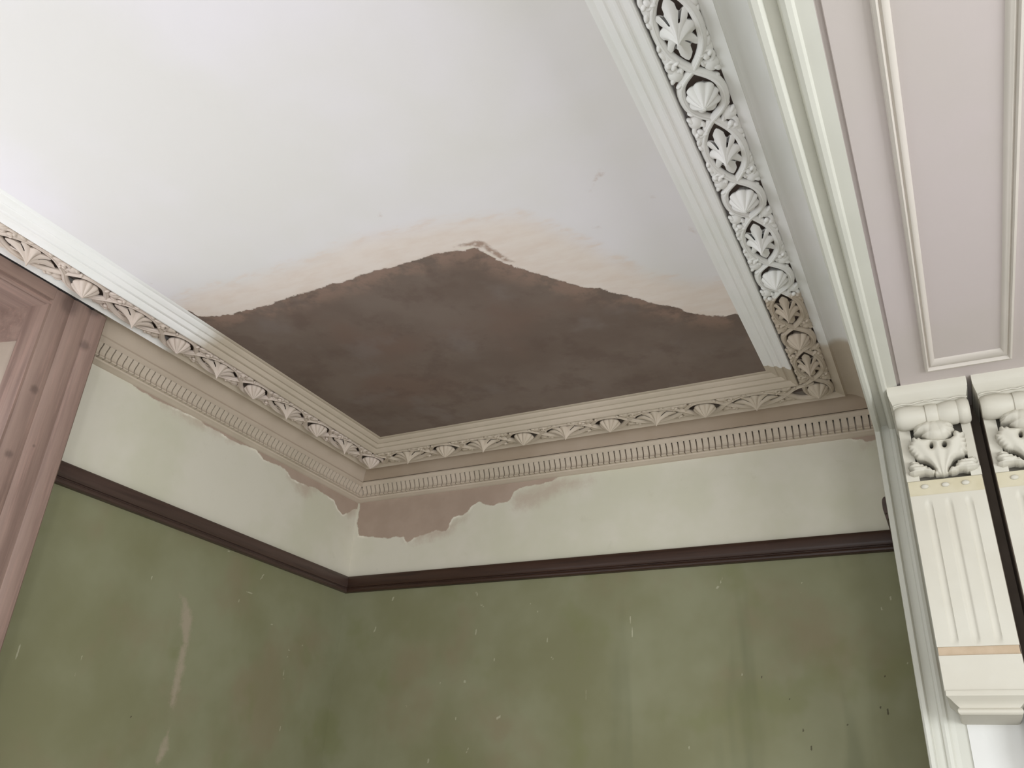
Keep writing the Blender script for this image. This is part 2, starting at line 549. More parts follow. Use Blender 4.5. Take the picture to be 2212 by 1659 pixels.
# ------------------------------------------------------------------ floor and the walls out of the picture
fl = MB()
fl.box((-0.45, YF - 0.1, ZF - 0.1), (XN + 0.1, 0.1, ZF))
tag(fl.build('floor', MAT['floor']), 'bare wooden floorboards below the green walls', 'floor', kind='structure')
w = MB()                                     # wall behind the viewer, two window openings
for x0, x1 in ((-0.1, 1.60), (3.00, 3.70), (4.40, XN + 0.1)):
    w.box((x0, YF - 0.1, ZF), (x1, YF, ZC))
for x0, x1 in ((1.60, 3.00), (3.70, 4.40)):
    w.box((x0, YF - 0.1, ZF), (x1, YF, -1.55))
    w.box((x0, YF - 0.1, 0.65), (x1, YF, ZC))
tag(w.build('wall_front', MAT['plain']), 'pale wall with the two tall window openings', 'wall', kind='structure')
w = MB()  # far wall, with an opening made for the added fill lamp
w.box((XN, YF, ZF), (XN + 0.1, -3.95, ZC))
w.box((XN, -2.65, ZF), (XN + 0.1, 0.0, ZC))
w.box((XN, -3.95, ZF), (XN + 0.1, -2.65, -1.15))
w.box((XN, -3.95, 0.75), (XN + 0.1, -2.65, ZC))
tag(w.build('wall_right', MAT['plain']), 'pale far wall of the next room', 'wall', kind='structure')

# ------------------------------------------------------------------ back wall and left wall
bp = lambda q: hit(q, 1, 0.0)[[0, 2]]
lp = lambda q: hit(q, 0, 0.0)[[1, 2]]
rnd = random.Random(4)
patch_b = [bp(q) for q in [(777, 1060), (1250, 1000), (1900, 900), (1900, 948), (1870, 955), (1862, 950), (1820, 947), (1780, 953), (1720, 962), (1660, 966), (1600, 975), (1540, 982), (1480, 990), (1420, 993),
                           (1360, 1001), (1300, 1008), (1225, 1017), (1210, 1022), (1206, 1030), (1195, 1038), (1165, 1046), (1130, 1052), (1112, 1060), (1104, 1075), (1098, 1084), (1080, 1086), (1066, 1092), (1048, 1090), (1036, 1084), (1020, 1092), (1010, 1105), (1000, 1112),
                           (980, 1116), (972, 1128), (968, 1140), (963, 1148), (940, 1146), (925, 1152), (905, 1158), (893, 1163), (880, 1174), (872, 1160), (850, 1160), (838, 1164), (820, 1162), (800, 1160), (776, 1157), (771, 1130), (777, 1100)]]
smear_b = [[bp(q) for q in pp] for pp in ([(1100, 1070), (1160, 1046), (1215, 1030), (1290, 1030), (1270, 1048), (1215, 1060), (1185, 1080), (1150, 1100), (1110, 1098)],
                                          [(860, 1150), (930, 1140), (1000, 1115), (1010, 1120), (960, 1160), (900, 1175), (870, 1172)],
                                          [(1850, 930), (1890, 925), (1890, 965), (1866, 970)])]
bx = lambda x, z: (x, z)
marks_b = [((1029, 1279), (1031, 1286), 3), ((1037, 1305), (1045, 1311), 2.5), ((1029, 1360), (1027, 1370), 3), ((1004, 1470), (1004, 1474), 3.5), ((877, 1523), (878, 1526), 2.5), ((1362, 1332), (1366, 1376), 2.2),
           ((1267, 1490), (1267, 1515), 2), ((1182, 1380), (1183, 1386), 2.5), ((1190, 1418), (1196, 1424), 2), ((1160, 1318), (1163, 1324), 2), ((1070, 1418), (1066, 1430), 1.8), ((1080, 1548), (1073, 1552), 3.5), ((926, 1640), (925, 1648), 3),
           ((1548, 1271), (1552, 1266), 2.6), ((1560, 1248), (1556, 1260), 1.6), ((1453, 1286), (1455, 1287), 2.4), ((1731, 1258), (1732, 1259), 2.4), ((1731, 1279), (1732, 1280), 2), ((1904, 1314), (1907, 1318), 2.5), ((1922, 1290), (1926, 1296), 3),
           ((812, 1355), (808, 1365), 3), ((1488, 1612), (1491, 1620), 2.2), ((1602, 1455), (1603, 1460), 1.8), ((1240, 1296), (1239, 1300), 1.6), ((1145, 1302), (1146, 1306), 1.6), ((950, 1478), (953, 1470), 1.6), ((1008, 1625), (1012, 1615), 2), ((982, 1560), (985, 1550), 1.6), ((850, 1290), (848, 1296), 3.5),
           ((1960, 1432), (1963, 1436), 1.8)]
flecks_b = [((1646, 1462), (1648, 1468), 2), ((1732, 1572), (1736, 1580), 1.8), ((1752, 1614), (1754, 1620), 2.6), ((1704, 1511), (1708, 1511), 2), ((1830, 1564), (1831, 1568), 1.8), ((1832, 1592), (1832, 1593), 2), ((1902, 1528), (1903, 1530), 2.2), ((1908, 1455), (1911, 1462), 1.8), ((1937, 1613), (1938, 1614), 2), ((1896, 1504), (1897, 1505), 1.6), ((1918, 1530), (1919, 1545), 1.4)]


def strokes(P, to):
    def fn(pts):
        r = np.zeros(len(pts))
        for a, b, k in P:
            r = np.maximum(r, cap2(pts, to(a), to(b), k * 0.0014))
        return r
    return fn


us = seg((0.0, 2.30, 0.0065), (2.30, 2.308, 0.008))
vs = seg((ZF, 0.05, 0.15), (0.05, 1.27, 0.0065), (1.27, ZC, 0.07))
bk = MB()
bk.box((XE, 0.0, ZF), (XN, 0.1, ZC))
wall_back = grid_slab('wall_back', us, vs, lambda u, v, d: (u, d, v), 0.1, MAT['wall'], dict(
    patch=lambda p: sdf(p, patch_b), smear=lambda p: np.max([sdf(p, q) for q in smear_b], 0),
    scrape=lambda p: np.full(len(p), -1.0), chip=strokes(marks_b, bp), fleck=strokes(flecks_b, bp),
    streak=lambda p: np.clip((p[:, 0] - 1.15) / 0.35, 0, 1)), bk)
tag(wall_back, 'back wall, green below the picture rail and cream above with a brown plaster patch', 'wall', kind='structure')

patch_l = [lp((q[0], q[1] + (9 if 790 < q[1] and 240 < q[0] < 776 else 0))) for q in [(205, 760), (205, 776), (245, 792), (283, 806), (287, 824), (300, 833), (350, 862), (395, 880), (432, 895), (442, 908), (470, 922), (505, 944), (538, 958), (552, 960), (570, 984), (590, 993), (606, 998), (622, 1012),
                           (630, 1025), (668, 1042), (680, 1044), (700, 1058), (722, 1072), (730, 1092), (740, 1102), (752, 1098), (764, 1090), (772, 1092), (778, 1075), (778, 1050), (500, 780)]]
smear_l = [[lp(q) for q in pp] for pp in ([(340, 862), (440, 905), (520, 950), (500, 955), (430, 925), (345, 880)], [(610, 1000), (640, 1015), (676, 1042), (690, 1060), (660, 1078), (640, 1060), (622, 1030)],
                                          [(725, 1080), (772, 1090), (770, 1110), (752, 1118), (735, 1105)])]
scrape_l = [[lp(q) for q in pp] for pp in ([(388, 1286), (398, 1288), (412, 1316), (416, 1345), (410, 1380), (404, 1405), (398, 1445), (386, 1495), (375, 1535), (365, 1525), (372, 1478), (382, 1430), (394, 1385), (388, 1350), (392, 1315)],
                                           [(355, 1590), (368, 1570), (362, 1620), (345, 1650), (335, 1650), (345, 1615)])]
marks_l = [((48, 1385), (32, 1425), 1.8), ((66, 1403), (64, 1412), 1.6), ((177, 1415), (162, 1462), 1.8), ((329, 1245), (326, 1262), 1.8), ((570, 1240), (563, 1252), 2.4), ((531, 1276), (545, 1282), 2), ((518, 1294), (516, 1300), 2),
           ((623, 1402), (625, 1406), 2.6), ((615, 1445), (612, 1460), 1.8), ((653, 1394), (654, 1400), 1.6), ((621, 1418), (622, 1420), 2.2), ((613, 1467), (614, 1469), 1.8), ((750, 1422), (750, 1428), 1.6), ((608, 1565), (604, 1578), 2), ((492, 1190), (495, 1191), 2), ((585, 1348), (588, 1349), 2)]
flecks_l = [((283, 1547), (284, 1549), 2.2)]
us = seg((-1.70, 0.0, 0.0065))
lw = MB()                                    # the rest of the left wall, round the window recess
lw.box((-0.1, YF, ZF), (0.0, -3.55, ZC))
lw.box((-0.1, -3.55, 1.335), (0.0, -1.70, ZC))
lw.box((-0.1, -3.55, ZF), (0.0, -1.70, -1.05))
wall_left = grid_slab('wall_left', us, vs, lambda u, v, d: (-d, u, v), 0.1, MAT['wall'], dict(
    patch=lambda p: sdf(p, patch_l), smear=lambda p: np.max([sdf(p, q) for q in smear_l], 0),
    scrape=lambda p: np.max([sdf(p, q) for q in scrape_l], 0), chip=strokes(marks_l, lp), fleck=strokes(flecks_l, lp),
    streak=lambda p: np.zeros(len(p))), lw)
tag(wall_left, 'left wall, green below the picture rail and cream above beside the wooden window', 'wall', kind='structure')

# ------------------------------------------------------------------ dividing wall with the wide opening
w = MB()
w.box((XW, YF, ZS + 0.012), (XE, YJ, ZC))
tag(w.build('wall_partition', MAT['plain']), 'dividing wall above the wide white opening', 'wall', kind='structure')
w = MB()
w.box((XW, YJ + 0.001, ZF), (2.538, 0.1, ZC))             # the two halves of the nib, pocket between
tag(w.build('wall_nib', MAT['plain']), 'short length of wall between the back wall and the opening, on the green room side', 'wall', kind='structure')
w = MB()
w.box((2.578, YJ + 0.001, ZF), (XE, 0.1, ZC))
tag(w.build('wall_nib_far', MAT['plain']), 'short length of wall behind the slot, on the next room side', 'wall', kind='structure')
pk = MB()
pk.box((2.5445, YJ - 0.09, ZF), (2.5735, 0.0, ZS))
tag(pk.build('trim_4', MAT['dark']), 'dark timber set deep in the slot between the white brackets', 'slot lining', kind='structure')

# lining of the opening: one moulded section up the jamb and on along the soffit
half = [(2.291, -0.11), (2.291, -0.004), (2.2925, 0.006), (2.297, 0.010), (2.306, 0.010), (2.3105, 0.004), (2.312, -0.010), (2.330, -0.012), (2.3315, -0.002), (2.335, 0.005), (2.342, 0.008), (2.350, 0.006),
        (2.3545, 0.0), (2.380, -0.002), (2.384, -0.0065), (2.391, -0.0075), (2.393, 0.0)]
XM = 2.558
right = [(2 * XM - x, d) for x, d in half[::-1]]


def lining_rings(pts):
    return ([[(x + 0.007, YJ - d, ZF) for x, d in pts], [(x + 0.007 * 0.5, YJ - d, ZS - d) for x, d in pts], [(x, YF, ZS - d) for x, d in pts]])


lin_t = empty('trim_5', (XM, YJ, ZF))
tag(lin_t, 'white moulded lining of the wide opening, panelled overhead', 'door lining', kind='structure')
edge_l = half[:14]
ml = MB()
ml.loft(lining_rings(edge_l), closed=False, caps=False)
ml.build('architrave_moulding', MAT['strip'], lin_t, True, 35)
mr = MB()
mr.loft(lining_rings([(2 * XM - x, d) for x, d in edge_l]), closed=False, caps=False)
mr.build('architrave_moulding', MAT['strip'], lin_t, True, 35)
sf = MB()
flat = half[13:] + right[:4]
sf.loft([[(x, YJ + 0.03, ZS - d) for x, d in flat], [(x, YF, ZS - d) for x, d in flat]], closed=False, caps=False)
sf.build('soffit_board', MAT['lining'], lin_t)
jf = MB()
for side in (0, 1):
    pts = [(2.387, -0.002), (2.390, -0.016), (2.538, -0.016)]
    pts = [(2.3615, -0.002), (2.384, -0.002)] + [(2.386, -0.014), (2.3975, -0.014), (2.3985, 0.004), (2.545, 0.004), (2.545, -0.03)]
    if side:
        pts = [(2 * XM - x, d) for x, d in pts]
    jf.loft([[(x, YJ - d, ZF) for x, d in pts], [(x, YJ - d, ZS + 0.02) for x, d in pts]], closed=False, caps=False)
jf.build('jamb_board', MAT['sash'], lin_t)
# panel moulding under the soffit
fm = MB()
prof = [(0.0, 0.0), (0.002, 0.009), (0.007, 0.012), (0.011, 0.006), (0.015, 0.009), (0.020, 0.007), (0.026, 0.001), (0.028, -0.004)]
X0, X1, Y0, Y1 = 2.457, 2.661, YF + 0.3, -0.775
rings = []
for d, h in prof:
    rings.append([(X0 + d, Y0 + d, ZS - h), (X1 - d, Y0 + d, ZS - h), (X1 - d, Y1 - d * 2.2, ZS - h), (X0 + d, Y1 - d * 2.2, ZS - h)])
fm.loft(rings, closed=True, caps=False)
fm.build('panel_moulding', MAT['pmould'], lin_t, True, 30)

# ------------------------------------------------------------------ cornices
MOULD = [(0.362, 1.4005), (0.352, 1.3975), (0.345, 1.3985), (0.338, 1.3925), (0.327, 1.3885), (0.323, 1.3905), (0.318, 1.3900), (0.307, 1.3805), (0.302, 1.3795), (0.298, 1.3830), (0.292, 1.3820), (0.288, 1.3760), (0.283, 1.3725), (0.276, 1.3680), (0.271, 1.3680), (0.2695, 1.3720), (0.2685, 1.4010)]
COVE = [(0.162, 1.4010), (0.162, 1.3760), (0.159, 1.3750), (0.137, 1.3680), (0.134, 1.3660), (0.1335, 1.3705), (0.128, 1.3775), (0.114, 1.3800), (0.098, 1.3800), (0.083, 1.3760), (0.071, 1.3680), (0.063, 1.3560), (0.0590, 1.3430), (0.0590, 1.3410), (0.061, 1.3385), (0.062, 1.3340), (0.056, 1.3260), (0.050, 1.3210)]
DEPTH_IN = [(0.018, 1.3210), (0.018, 1.2740)]
FOOT = [(0.026, 1.2760), (0.024, 1.2700), (0.012, 1.2660), (0.006, 1.2620), (0.0, 1.2610)]


def to_world(run, a, s, z):
    """a = distance from the wall, s = distance along the run"""
    if run == 'left':
        return (a, -s, z)
    if run == 'back':
        return (s, -a, z)
    return (XR - a, -s, z)


def run_ends(run, a, end):
    """both ends at this profile distance: mitred in the corners"""
    if run == 'left':
        return a, end
    if run == 'back':
        return a, XR - a
    return a, end


def sweep(run, prof, end, name, mat, parent, sharp=28):
    m = MB()
    r0, r1 = [], []
    for a, z in prof:
        e0, e1 = run_ends(run, a, end)
        r0.append(to_world(run, a, e0, z))
        r1.append(to_world(run, a, e1, z))
    m.loft([r0, r1], closed=False, caps=False)
    return m.build(name, mat, parent, True, sharp)


# dentil: a little block with a curved face, flaring outwards at the foot
DENT = [(0.016, 1.3215), (0.0495, 1.3215), (0.0470, 1.3140), (0.0400, 1.3030), (0.0365, 1.2930), (0.0370, 1.2860), (0.0410, 1.2790), (0.0400, 1.2760), (0.016, 1.2750)]
PITCH = 0.0241


def dentils(run, s0, s1, name, mat, parent):
    m = MB()
    s = s0
    while s + PITCH <= s1:
        g = 0.0052 if run == 'back' else 0.0042
        m.prism([to_world(run, a, s + g / 2, z) for a, z in DENT], [to_world(run, a, s + PITCH - g / 2, z) for a, z in DENT])
        s += PITCH
    # backing strip behind the slots
    q = [(0.026, 1.3215), (0.024, 1.2750)]
    m.loft([[to_world(run, a, s0 - 0.02, z) for a, z in q], [to_world(run, a, s1, z) for a, z in q]], closed=False, caps=False)
    m.prism([to_world(run, min(a, 0.040), s0 - 0.03, z) for a, z in DENT], [to_world(run, min(a, 0.040), s0 - 0.002, z) for a, z in DENT])
    return m.build(name, mat, parent)


# leaf bosses and scrolling vine
def polar_boss(R_of, z_of, ns, nr, hole=None):
    v, f = [], []
    ang = [2 * math.pi * i / ns for i in range(ns)]
    for j in range(nr + 1):
        t = j / nr
        for th in ang:
            r, h = R_of(th, t), z_of(th, t)
            v.append((r * math.cos(th), r * math.sin(th), h))
    for j in range(nr):
        for i in range(ns):
            if hole and hole(ang[i] + math.pi / ns, (j + 0.5) / nr):
                continue
            f.append((j * ns + i, j * ns + (i + 1) % ns, (j + 1) * ns + (i + 1) % ns, (j + 1) * ns + i))
    n = len(v)
    v.append((0, 0, z_of(0, 1.0) - 0.0008))
    f += [(nr * ns + i, nr * ns + (i + 1) % ns, n) for i in range(ns)]
    # back of the leaf and the stalk up to the ground
    n = len(v)
    for k, (sc, up) in enumerate(((0.93, 0.006), (0.45, 0.012), (0.40, 0.032))):
        for th in ang:
            r = R_of(th, 0) * sc if k == 0 else 0.036 * sc
            v.append((r * math.cos(th), r * math.sin(th), z_of(th, 0) + up))
    f += [(i, (i + 1) % ns, n + (i + 1) % ns, n + i) for i in range(ns)]
    for k in range(2):
        f += [(n + k * ns + i, n + k * ns + (i + 1) % ns, n + (k + 1) * ns + (i + 1) % ns, n + (k + 1) * ns + i) for i in range(ns)]
    return v, f


def interp(tab, x):
    for (x0, y0), (x1, y1) in zip(tab, tab[1:]):
        if x <= x1:
            u = (x - x0) / (x1 - x0)
            u = u * u * (3 - 2 * u)
            return y0 + (y1 - y0) * u
    return tab[-1][1]


LEAF_TAB = [(0, 0.080), (9, 0.068), (16, 0.047), (21, 0.043), (30, 0.055), (39, 0.051), (48, 0.037), (54, 0.029), (61, 0.030), (72, 0.034), (90, 0.0355)]


def fold(th):
    d = math.degrees(th) % 180
    return d if d <= 90 else 180 - d


def leaf_R(th, t):
    R0 = interp(LEAF_TAB, fold(th))
    base = 0.031
    k = min(1.0, t * 1.6)
    Rm = R0 * (1 - k) + (base + 0.25 * (R0 - base)) * k
    Rm *= 1 - 0.30 * k * math.sin(math.radians(2 * fold(th))) ** 2
    return max(Rm * (1 - t) ** 1.0, 0.0015)


def leaf_z(th, t):
    fd = fold(th)
    ridge = 0.0045 * (abs(math.cos(math.radians(2 * fd))) ** 3) * math.sin(math.pi * min(1, t * 1.1)) - 0.0025
    return 1.3670 - 0.044 * (0.30 * t + 0.70 * t ** 1.9) - ridge * 0.8


def shell_R(th, t):
    lobe = abs(math.sin(4.5 * th))
    R0 = 0.0335 * (1 + 0.26 * abs(math.cos(th))) * (0.86 + 0.15 * lobe)
    return max(R0 * (1 - t ** 1.5) ** 0.9 * (1 - 0.22 * t), 0.004) if t < 1 else 0.004


def shell_z(th, t):
    return 1.3680 - 0.039 * (t ** 0.95) - 0.003 * abs(math.sin(4.5 * th)) * (1 - t)


LEAF = polar_boss(leaf_R, leaf_z, 96, 12, lambda th, t: 17 < fold(th) < 27 and 0.04 < t < 0.30)
SHELL = polar_boss(shell_R, shell_z, 90, 12)
AC = 0.213           # middle of the enriched band
ZB = 1.3715          # its level


def boss_mesh(name, data):
    me = bpy.data.meshes.new(name)
    me.from_pydata([(x, y, z - ZC) for x, y, z in data[0]], [], data[1])
    bm = bmesh.new()
    bm.from_mesh(me)
    bmesh.ops.recalc_face_normals(bm, faces=bm.faces)
    bm.to_mesh(me)
    bm.free()
    me.polygons.foreach_set('use_smooth', [True] * len(me.polygons))
    me.set_sharp_from_angle(angle=math.radians(32))
    return me


def vine_period(m, run, s0, P, lo, hi):
    """two crossing stems making a round loop at s0 and a long loop half a period on, with curled leaves between"""
    s1 = 0.074 * P / 0.3683
    s2 = P / 2 - s1

    def W(s):
        u = (s + P / 2) % P - P / 2
        if abs(u) <= s1:
            c = math.cos(math.pi * u / (2 * s1))
            return 0.0430 * c * (1.35 - 0.35 * c * c)
        c = math.cos(math.pi * (abs(u) - P / 2) / (2 * s2))
        return -0.0425 * c * (1.25 - 0.25 * c * c)

    def pt(w, s, dz=0.0):
        return to_world(run, AC + w, s0 + s, ZB + dz)

    N = 34
    ss = [s for s in [-P / 2 + P * k / N for k in range(N + 1)] if lo <= s0 + s <= hi]
    if len(ss) > 2:
        for sg in (1, -1):
            m.tube([pt(sg * W(s), s, 0.004 * sg * math.cos(math.pi * s / P * 2) + 0.002) for s in ss], 0.0098, 10, 0.85)
            m.tube([pt(sg * W(s), s, 0.004 * sg * math.cos(math.pi * s / P * 2) - 0.006) for s in ss], 0.0030, 6, 0.9)
    for sd in (-1, 1):                       # fill at each crossing, both edges of the band
        for e in (-1, 1):
            c = sd * s1
            if not (lo + 0.02 <= s0 + c <= hi - 0.02):
                continue
            # main curl, springing from the crossing and rolling back over the long loop
            pts, rad = [], []
            for k in range(15):
                t = k / 14
                a = -0.35 * math.pi + t * 1.75 * math.pi
                rr = 0.0185 * (1 - 0.58 * t)
                pts.append(pt(e * (0.0335 + rr * math.sin(a)), c + sd * (0.028 - rr * math.cos(a) * 1.25), 0.002 - 0.005 * t))
                rad.append(0.0060 - 0.0012 * t)
            m.tube(pts, rad, 8, 0.9)
            for k, (dw, dsn, r1, r2, rot) in enumerate(((0.0335, 0.026, 0.0095, 0.0065, 0.4), (0.0255, 0.034, 0.0075, 0.005, 1.2), (0.043, 0.033, 0.0075, 0.0052, -0.6))):
                p = pt(e * dw, c + sd * dsn, -0.004)
                m.blob(p, r1, r2, 0.006, rot * e * sd + (0 if run == 'back' else math.pi / 2), 10, 6)
            p = pt(e * 0.0375, c, 0.004)
            m.blob(p, 0.020, 0.0165, 0.010, 0 if run == 'back' else math.pi / 2, 14, 6)
            p = pt(e * 0.040, c + sd * 0.045, 0.005)
            m.blob(p, 0.026, 0.0125, 0.010, 0 if run == 'back' else math.pi / 2, 14, 6)
            # small leaves against the round loop and along the edge
            for dw, dsn, r1, r2, rot in ((0.045, -0.010, 0.013, 0.0062, 0.55), (0.0455, 0.058, 0.015, 0.006, -0.35), (0.038, -0.030, 0.010, 0.0055, 1.0), (0.022, 0.009, 0.011, 0.0048, 0.2), (0.0475, 0.080, 0.010, 0.005, 0.3)):
                p = pt(e * dw, c + sd * dsn, 0.001)
                m.blob(p, r1, r2, 0.0065, rot * e * sd + (0 if run == 'back' else math.pi / 2), 10, 6)


def enrich(run, shells, leaves, P, lo, hi, band_mat, boss_mat, parent, centres):
    m = MB()
    for c in centres:
        vine_period(m, run, c, P, lo, hi)
    m.build('scrolling_vine', band_mat, parent, True, 50)
    g = MB()
    q = [(0.165, 1.3985), (0.267, 1.3985)]
    g.loft([[to_world(run, a, run_ends(run, a, hi)[0], z) for a, z in q], [to_world(run, a, run_ends(run, a, hi)[1], z) for a, z in q]], closed=False, caps=False)
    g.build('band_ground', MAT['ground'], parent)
    sh, lf = boss_mesh('shell_boss', SHELL), boss_mesh('leaf_boss', LEAF)
    sh.materials.append(boss_mat)
    lf.materials.append(boss_mat)
    for name, me, lst in (('shell_boss', sh, shells), ('leaf_boss', lf, leaves)):
        first = None
        for s in lst:
            o = bpy.data.objects.new(name, me) if first is None else first.copy()
            first = first or o
            COL.objects.link(o)
            o.parent = parent
            x, y, z = to_world(run, AC, s, ZC)
            pl = parent.location
            o.location = (x - pl[0], y - pl[1], z + ZO - pl[2])
            if run != 'back':
                o.rotation_euler = (0, 0, math.pi / 2)


def cornice(name, run, label, end, cut, mats, P, s_first, n_shell, n_leaf, d0, d1):
    t = empty(name, (0.2, -0.2, ZC) if run != 'right' else (XR - 0.2, -0.2, ZC))
    tag(t, label, 'cornice', kind='structure')
    sweep(run, MOULD, end, 'ceiling_moulding', mats[0], t)
    c_end = cut if cut else end
    if cut:
        sweep(run, COVE[:6], end, 'fillet', mats[2], t)
        sweep(run, COVE[4:], c_end, 'cove', MAT['corn_c'], t)
    elif run == 'back':
        sweep(run, COVE[:6], c_end, 'fillet', mats[2], t)
        sweep(run, COVE[4:14], c_end, 'cove', MAT['corn_cb'], t)
        sweep(run, COVE[12:], c_end, 'lip', mats[2], t)
    else:
        sweep(run, COVE, c_end, 'cove', mats[2], t)
    sweep(run, [(0.022, 1.2765)] + FOOT, c_end, 'foot_fillet', mats[3], t)
    dentils(run, d0, d1, 'dentil_course', mats[3], t)
    sh = [s_first + k * P for k in range(n_shell)]
    lf = [s_first + (k + 0.5) * P for k in range(-1 if run == 'back' else 0, n_leaf)]
    enrich(run, sh, lf, P, AC - 0.045 if run != 'back' else AC + 0.035, end if run != 'back' else XR - AC, mats[1], mats[4], t, [s_first + k * P for k in range(-1, n_shell + 1)])
    return t


b = MAT['corn_b']
cornice('trim_1', 'left', 'ornate leaf cornice over the left wall and wooden window, white paint fading to bare plaster', 4.6, 1.60,
        (MAT['corn_l'], MAT['corn_lb'], MAT['corn_l'], b, MAT['corn_lb']), 0.3748, 0.215, 8, 8, 0.050, 1.58)
cornice('trim_2', 'back', 'ornate bare plaster leaf cornice along the back wall', XR, None, (b, b, b, b, b), 0.3748, 0.225 + 0.3748, 4, 4, 0.050, 2.30)
cornice('trim_3', 'right', 'ornate white leaf cornice beside the wide opening, bare plaster at its corner end', 4.6, None,
        (MAT['corn_r'], MAT['corn_rb'], MAT['corn_rc'], b, MAT['corn_rb']), 0.3665, 0.225, 9, 9, 0.050, 0.4)

# ------------------------------------------------------------------ picture rails
RAIL = [(0.0, 0.8365), (0.0185, 0.8365), (0.0225, 0.8395), (0.0235, 0.8450), (0.0215, 0.8505), (0.0175, 0.8530), (0.0175, 0.8560), (0.0235, 0.8570), (0.0270, 0.8620), (0.0280, 0.8700), (0.0275, 0.8900), (0.0260, 0.8990), (0.0215, 0.9055), (0.0120, 0.9085), (0.0, 0.9085)]


def rail(run, s_end, mat, label):
    m = MB()
    r = []
    if run == 'left':
        r = [[(a, -a, z) for a, z in RAIL], [(a, -s_end, z) for a, z in RAIL]]
        o = (0.0, -s_end / 2, 0.8365)
    elif run == 'back':
        r = [[(a, -a, z) for a, z in RAIL], [(XW - a, -a, z) for a, z in RAIL]]
        o = (XW / 2, 0.0, 0.8365)
    else:
        r = [[(XW - a, -a, z) for a, z in RAIL], [(XW - a, -s_end, z) for a, z in RAIL]]
        o = (XW, -s_end / 2, 0.8365)
    m.loft(r)
    ob = m.build('picture_rail', mat, None, True, 30, o)
    return tag(ob, label, 'picture rail', 'dark picture rails round the walls')


rail('left', 1.57, MAT['rail'], 'dark brown picture rail on the left wall, running from the window to the corner')
rail('back', 0, MAT['railx'], 'dark brown picture rail running the length of the back wall')
rail('nib', 0.357, MAT['rail'], 'short cut end of dark picture rail beside the white opening')

# ------------------------------------------------------------------ wooden window on the left wall
win = empty('window_1', (0.0, -2.65, -1.05))
tag(win, 'worn brown wooden window surround against the left wall, reaching up to the cornice', 'window', kind='structure')
YA, YI, ZT, ZI, XF = -1.553, -1.749, 1.3690, 1.311, 0.118
CAS = [(0.0, -0.118), (0.0, -0.008), (0.006, -0.002), (0.022, 0.0), (0.052, -0.001), (0.058, -0.0045), (0.066, -0.003), (0.090, 0.0), (0.112, 0.0), (0.124, -0.005), (0.130, -0.0025), (0.150, 0.0), (0.176, -0.001), (0.186, -0.003), (0.1955, -0.008), (0.196, -0.118)]
m = MB()
m.loft([[(XF + h, YA - u, -1.05) for u, h in CAS], [(XF + h, YA - u, ZT) for u, h in CAS]])
m.build('casing_post', MAT['wood'], win, True, 30)
m = MB()
m.loft([[(XF + h, -3.55 + u, -1.05) for u, h in CAS], [(XF + h, -3.55 + u, ZT) for u, h in CAS]])
m.build('casing_post', MAT['wood'], win, True, 30)
HD = [(ZT + 0.001, -0.118), (ZT + 0.001, -0.001), (1.330, -0.001), (1.327, -0.007), (1.322, -0.007), (1.319, -0.002), (ZI + 0.002, -0.003), (ZI, -0.006), (ZI, -0.118)]
m = MB()
m.loft([[(XF + h, YI + 0.008, z) for z, h in HD], [(XF + h, -3.36, z) for z, h in HD]])
m.build('casing_head', MAT['woody'], win)
# soffit and reveal boards (reveal turns slightly towards the light)
DX, DY = -0.9745, -0.2245


def rv(t, z, n=0.0):
    return (XF - 0.002 + DX * t + DY * n, YI + DY * t - DX * n * -1.0, z)


m = MB()
m.box((-0.36, -3.352, ZI - 0.002), (XF - 0.012, YI + 0.03, ZI + 0.02))
m.build('soffit_board', MAT['woody'], win)


def rbox(m, t0, t1, z0, z1, n0, n1):
    """board in the reveal: t along the depth, n towards the room centre"""
    P = lambda t, n, z: (XF - 0.002 + DX * t - DY * n * -1 * -1, YI + DY * t - n, z)
    m.add([P(t0, n0, z0), P(t1, n0, z0), P(t1, n1, z0), P(t0, n1, z0), P(t0, n0, z1), P(t1, n0, z1), P(t1, n1, z1), P(t0, n1, z1)],
          [(0, 3, 2, 1), (4, 5, 6, 7), (0, 1, 5, 4), (1, 2, 6, 5), (2, 3, 7, 6), (3, 0, 4, 7)])


m = MB(); rbox(m, 0.0, 0.0725, -1.05, ZI, -0.03, 0.0); m.build('reveal_stile', MAT['wood'], win)
m = MB(); rbox(m, 0.34, 0.41, -1.05, ZI, -0.03, 0.0); m.build('reveal_stile', MAT['wood'], win)
m = MB(); rbox(m, 0.0725, 0.34, 1.192, ZI, -0.03, -0.001); m.build('reveal_rail', MAT['woody'], win)
m = MB(); rbox(m, 0.0725, 0.34, -1.05, -0.90, -0.03, -0.001); m.build('reveal_rail', MAT['woody'], win)
m = MB(); rbox(m, 0.07, 0.345, -0.90, 1.195, -0.03, -0.008); m.build('reveal_panel', MAT['panel'], win)
m = MB(); m.box((-0.40, -3.38, -1.05), (XF, -3.352, ZI)); m.build('far_reveal_board', MAT['wood'], win)
m = MB(); m.box((-0.42, -3.55, -1.09), (XF + 0.05, -1.55, -1.05)); m.build('sill', MAT['woody'], win)
m = MB()
for y0, y1, z0, z1 in ((-3.36, -3.30, -1.05, ZI), (-1.94, -1.78, -1.05, ZI + 0.02), (-3.36, -1.78, -1.05, -0.96), (-3.36, -1.78, ZI - 0.06, ZI + 0.02), (-3.36, -1.78, 0.10, 0.15)):
    m.box((-0.42, y0, z0), (-0.37, y1, z1))
m.build('sash', MAT['sash'], win)
for z0, z1 in ((-0.96, 0.10), (0.15, ZI - 0.06)):
    m = MB()
    m.box((-0.397, -3.30, z0), (-0.393, -1.94, z1))
    m.build('pane', MAT['glass'], win)

# ------------------------------------------------------------------ console brackets either side of the pocket slot
YB = -0.640          # face of the bracket body


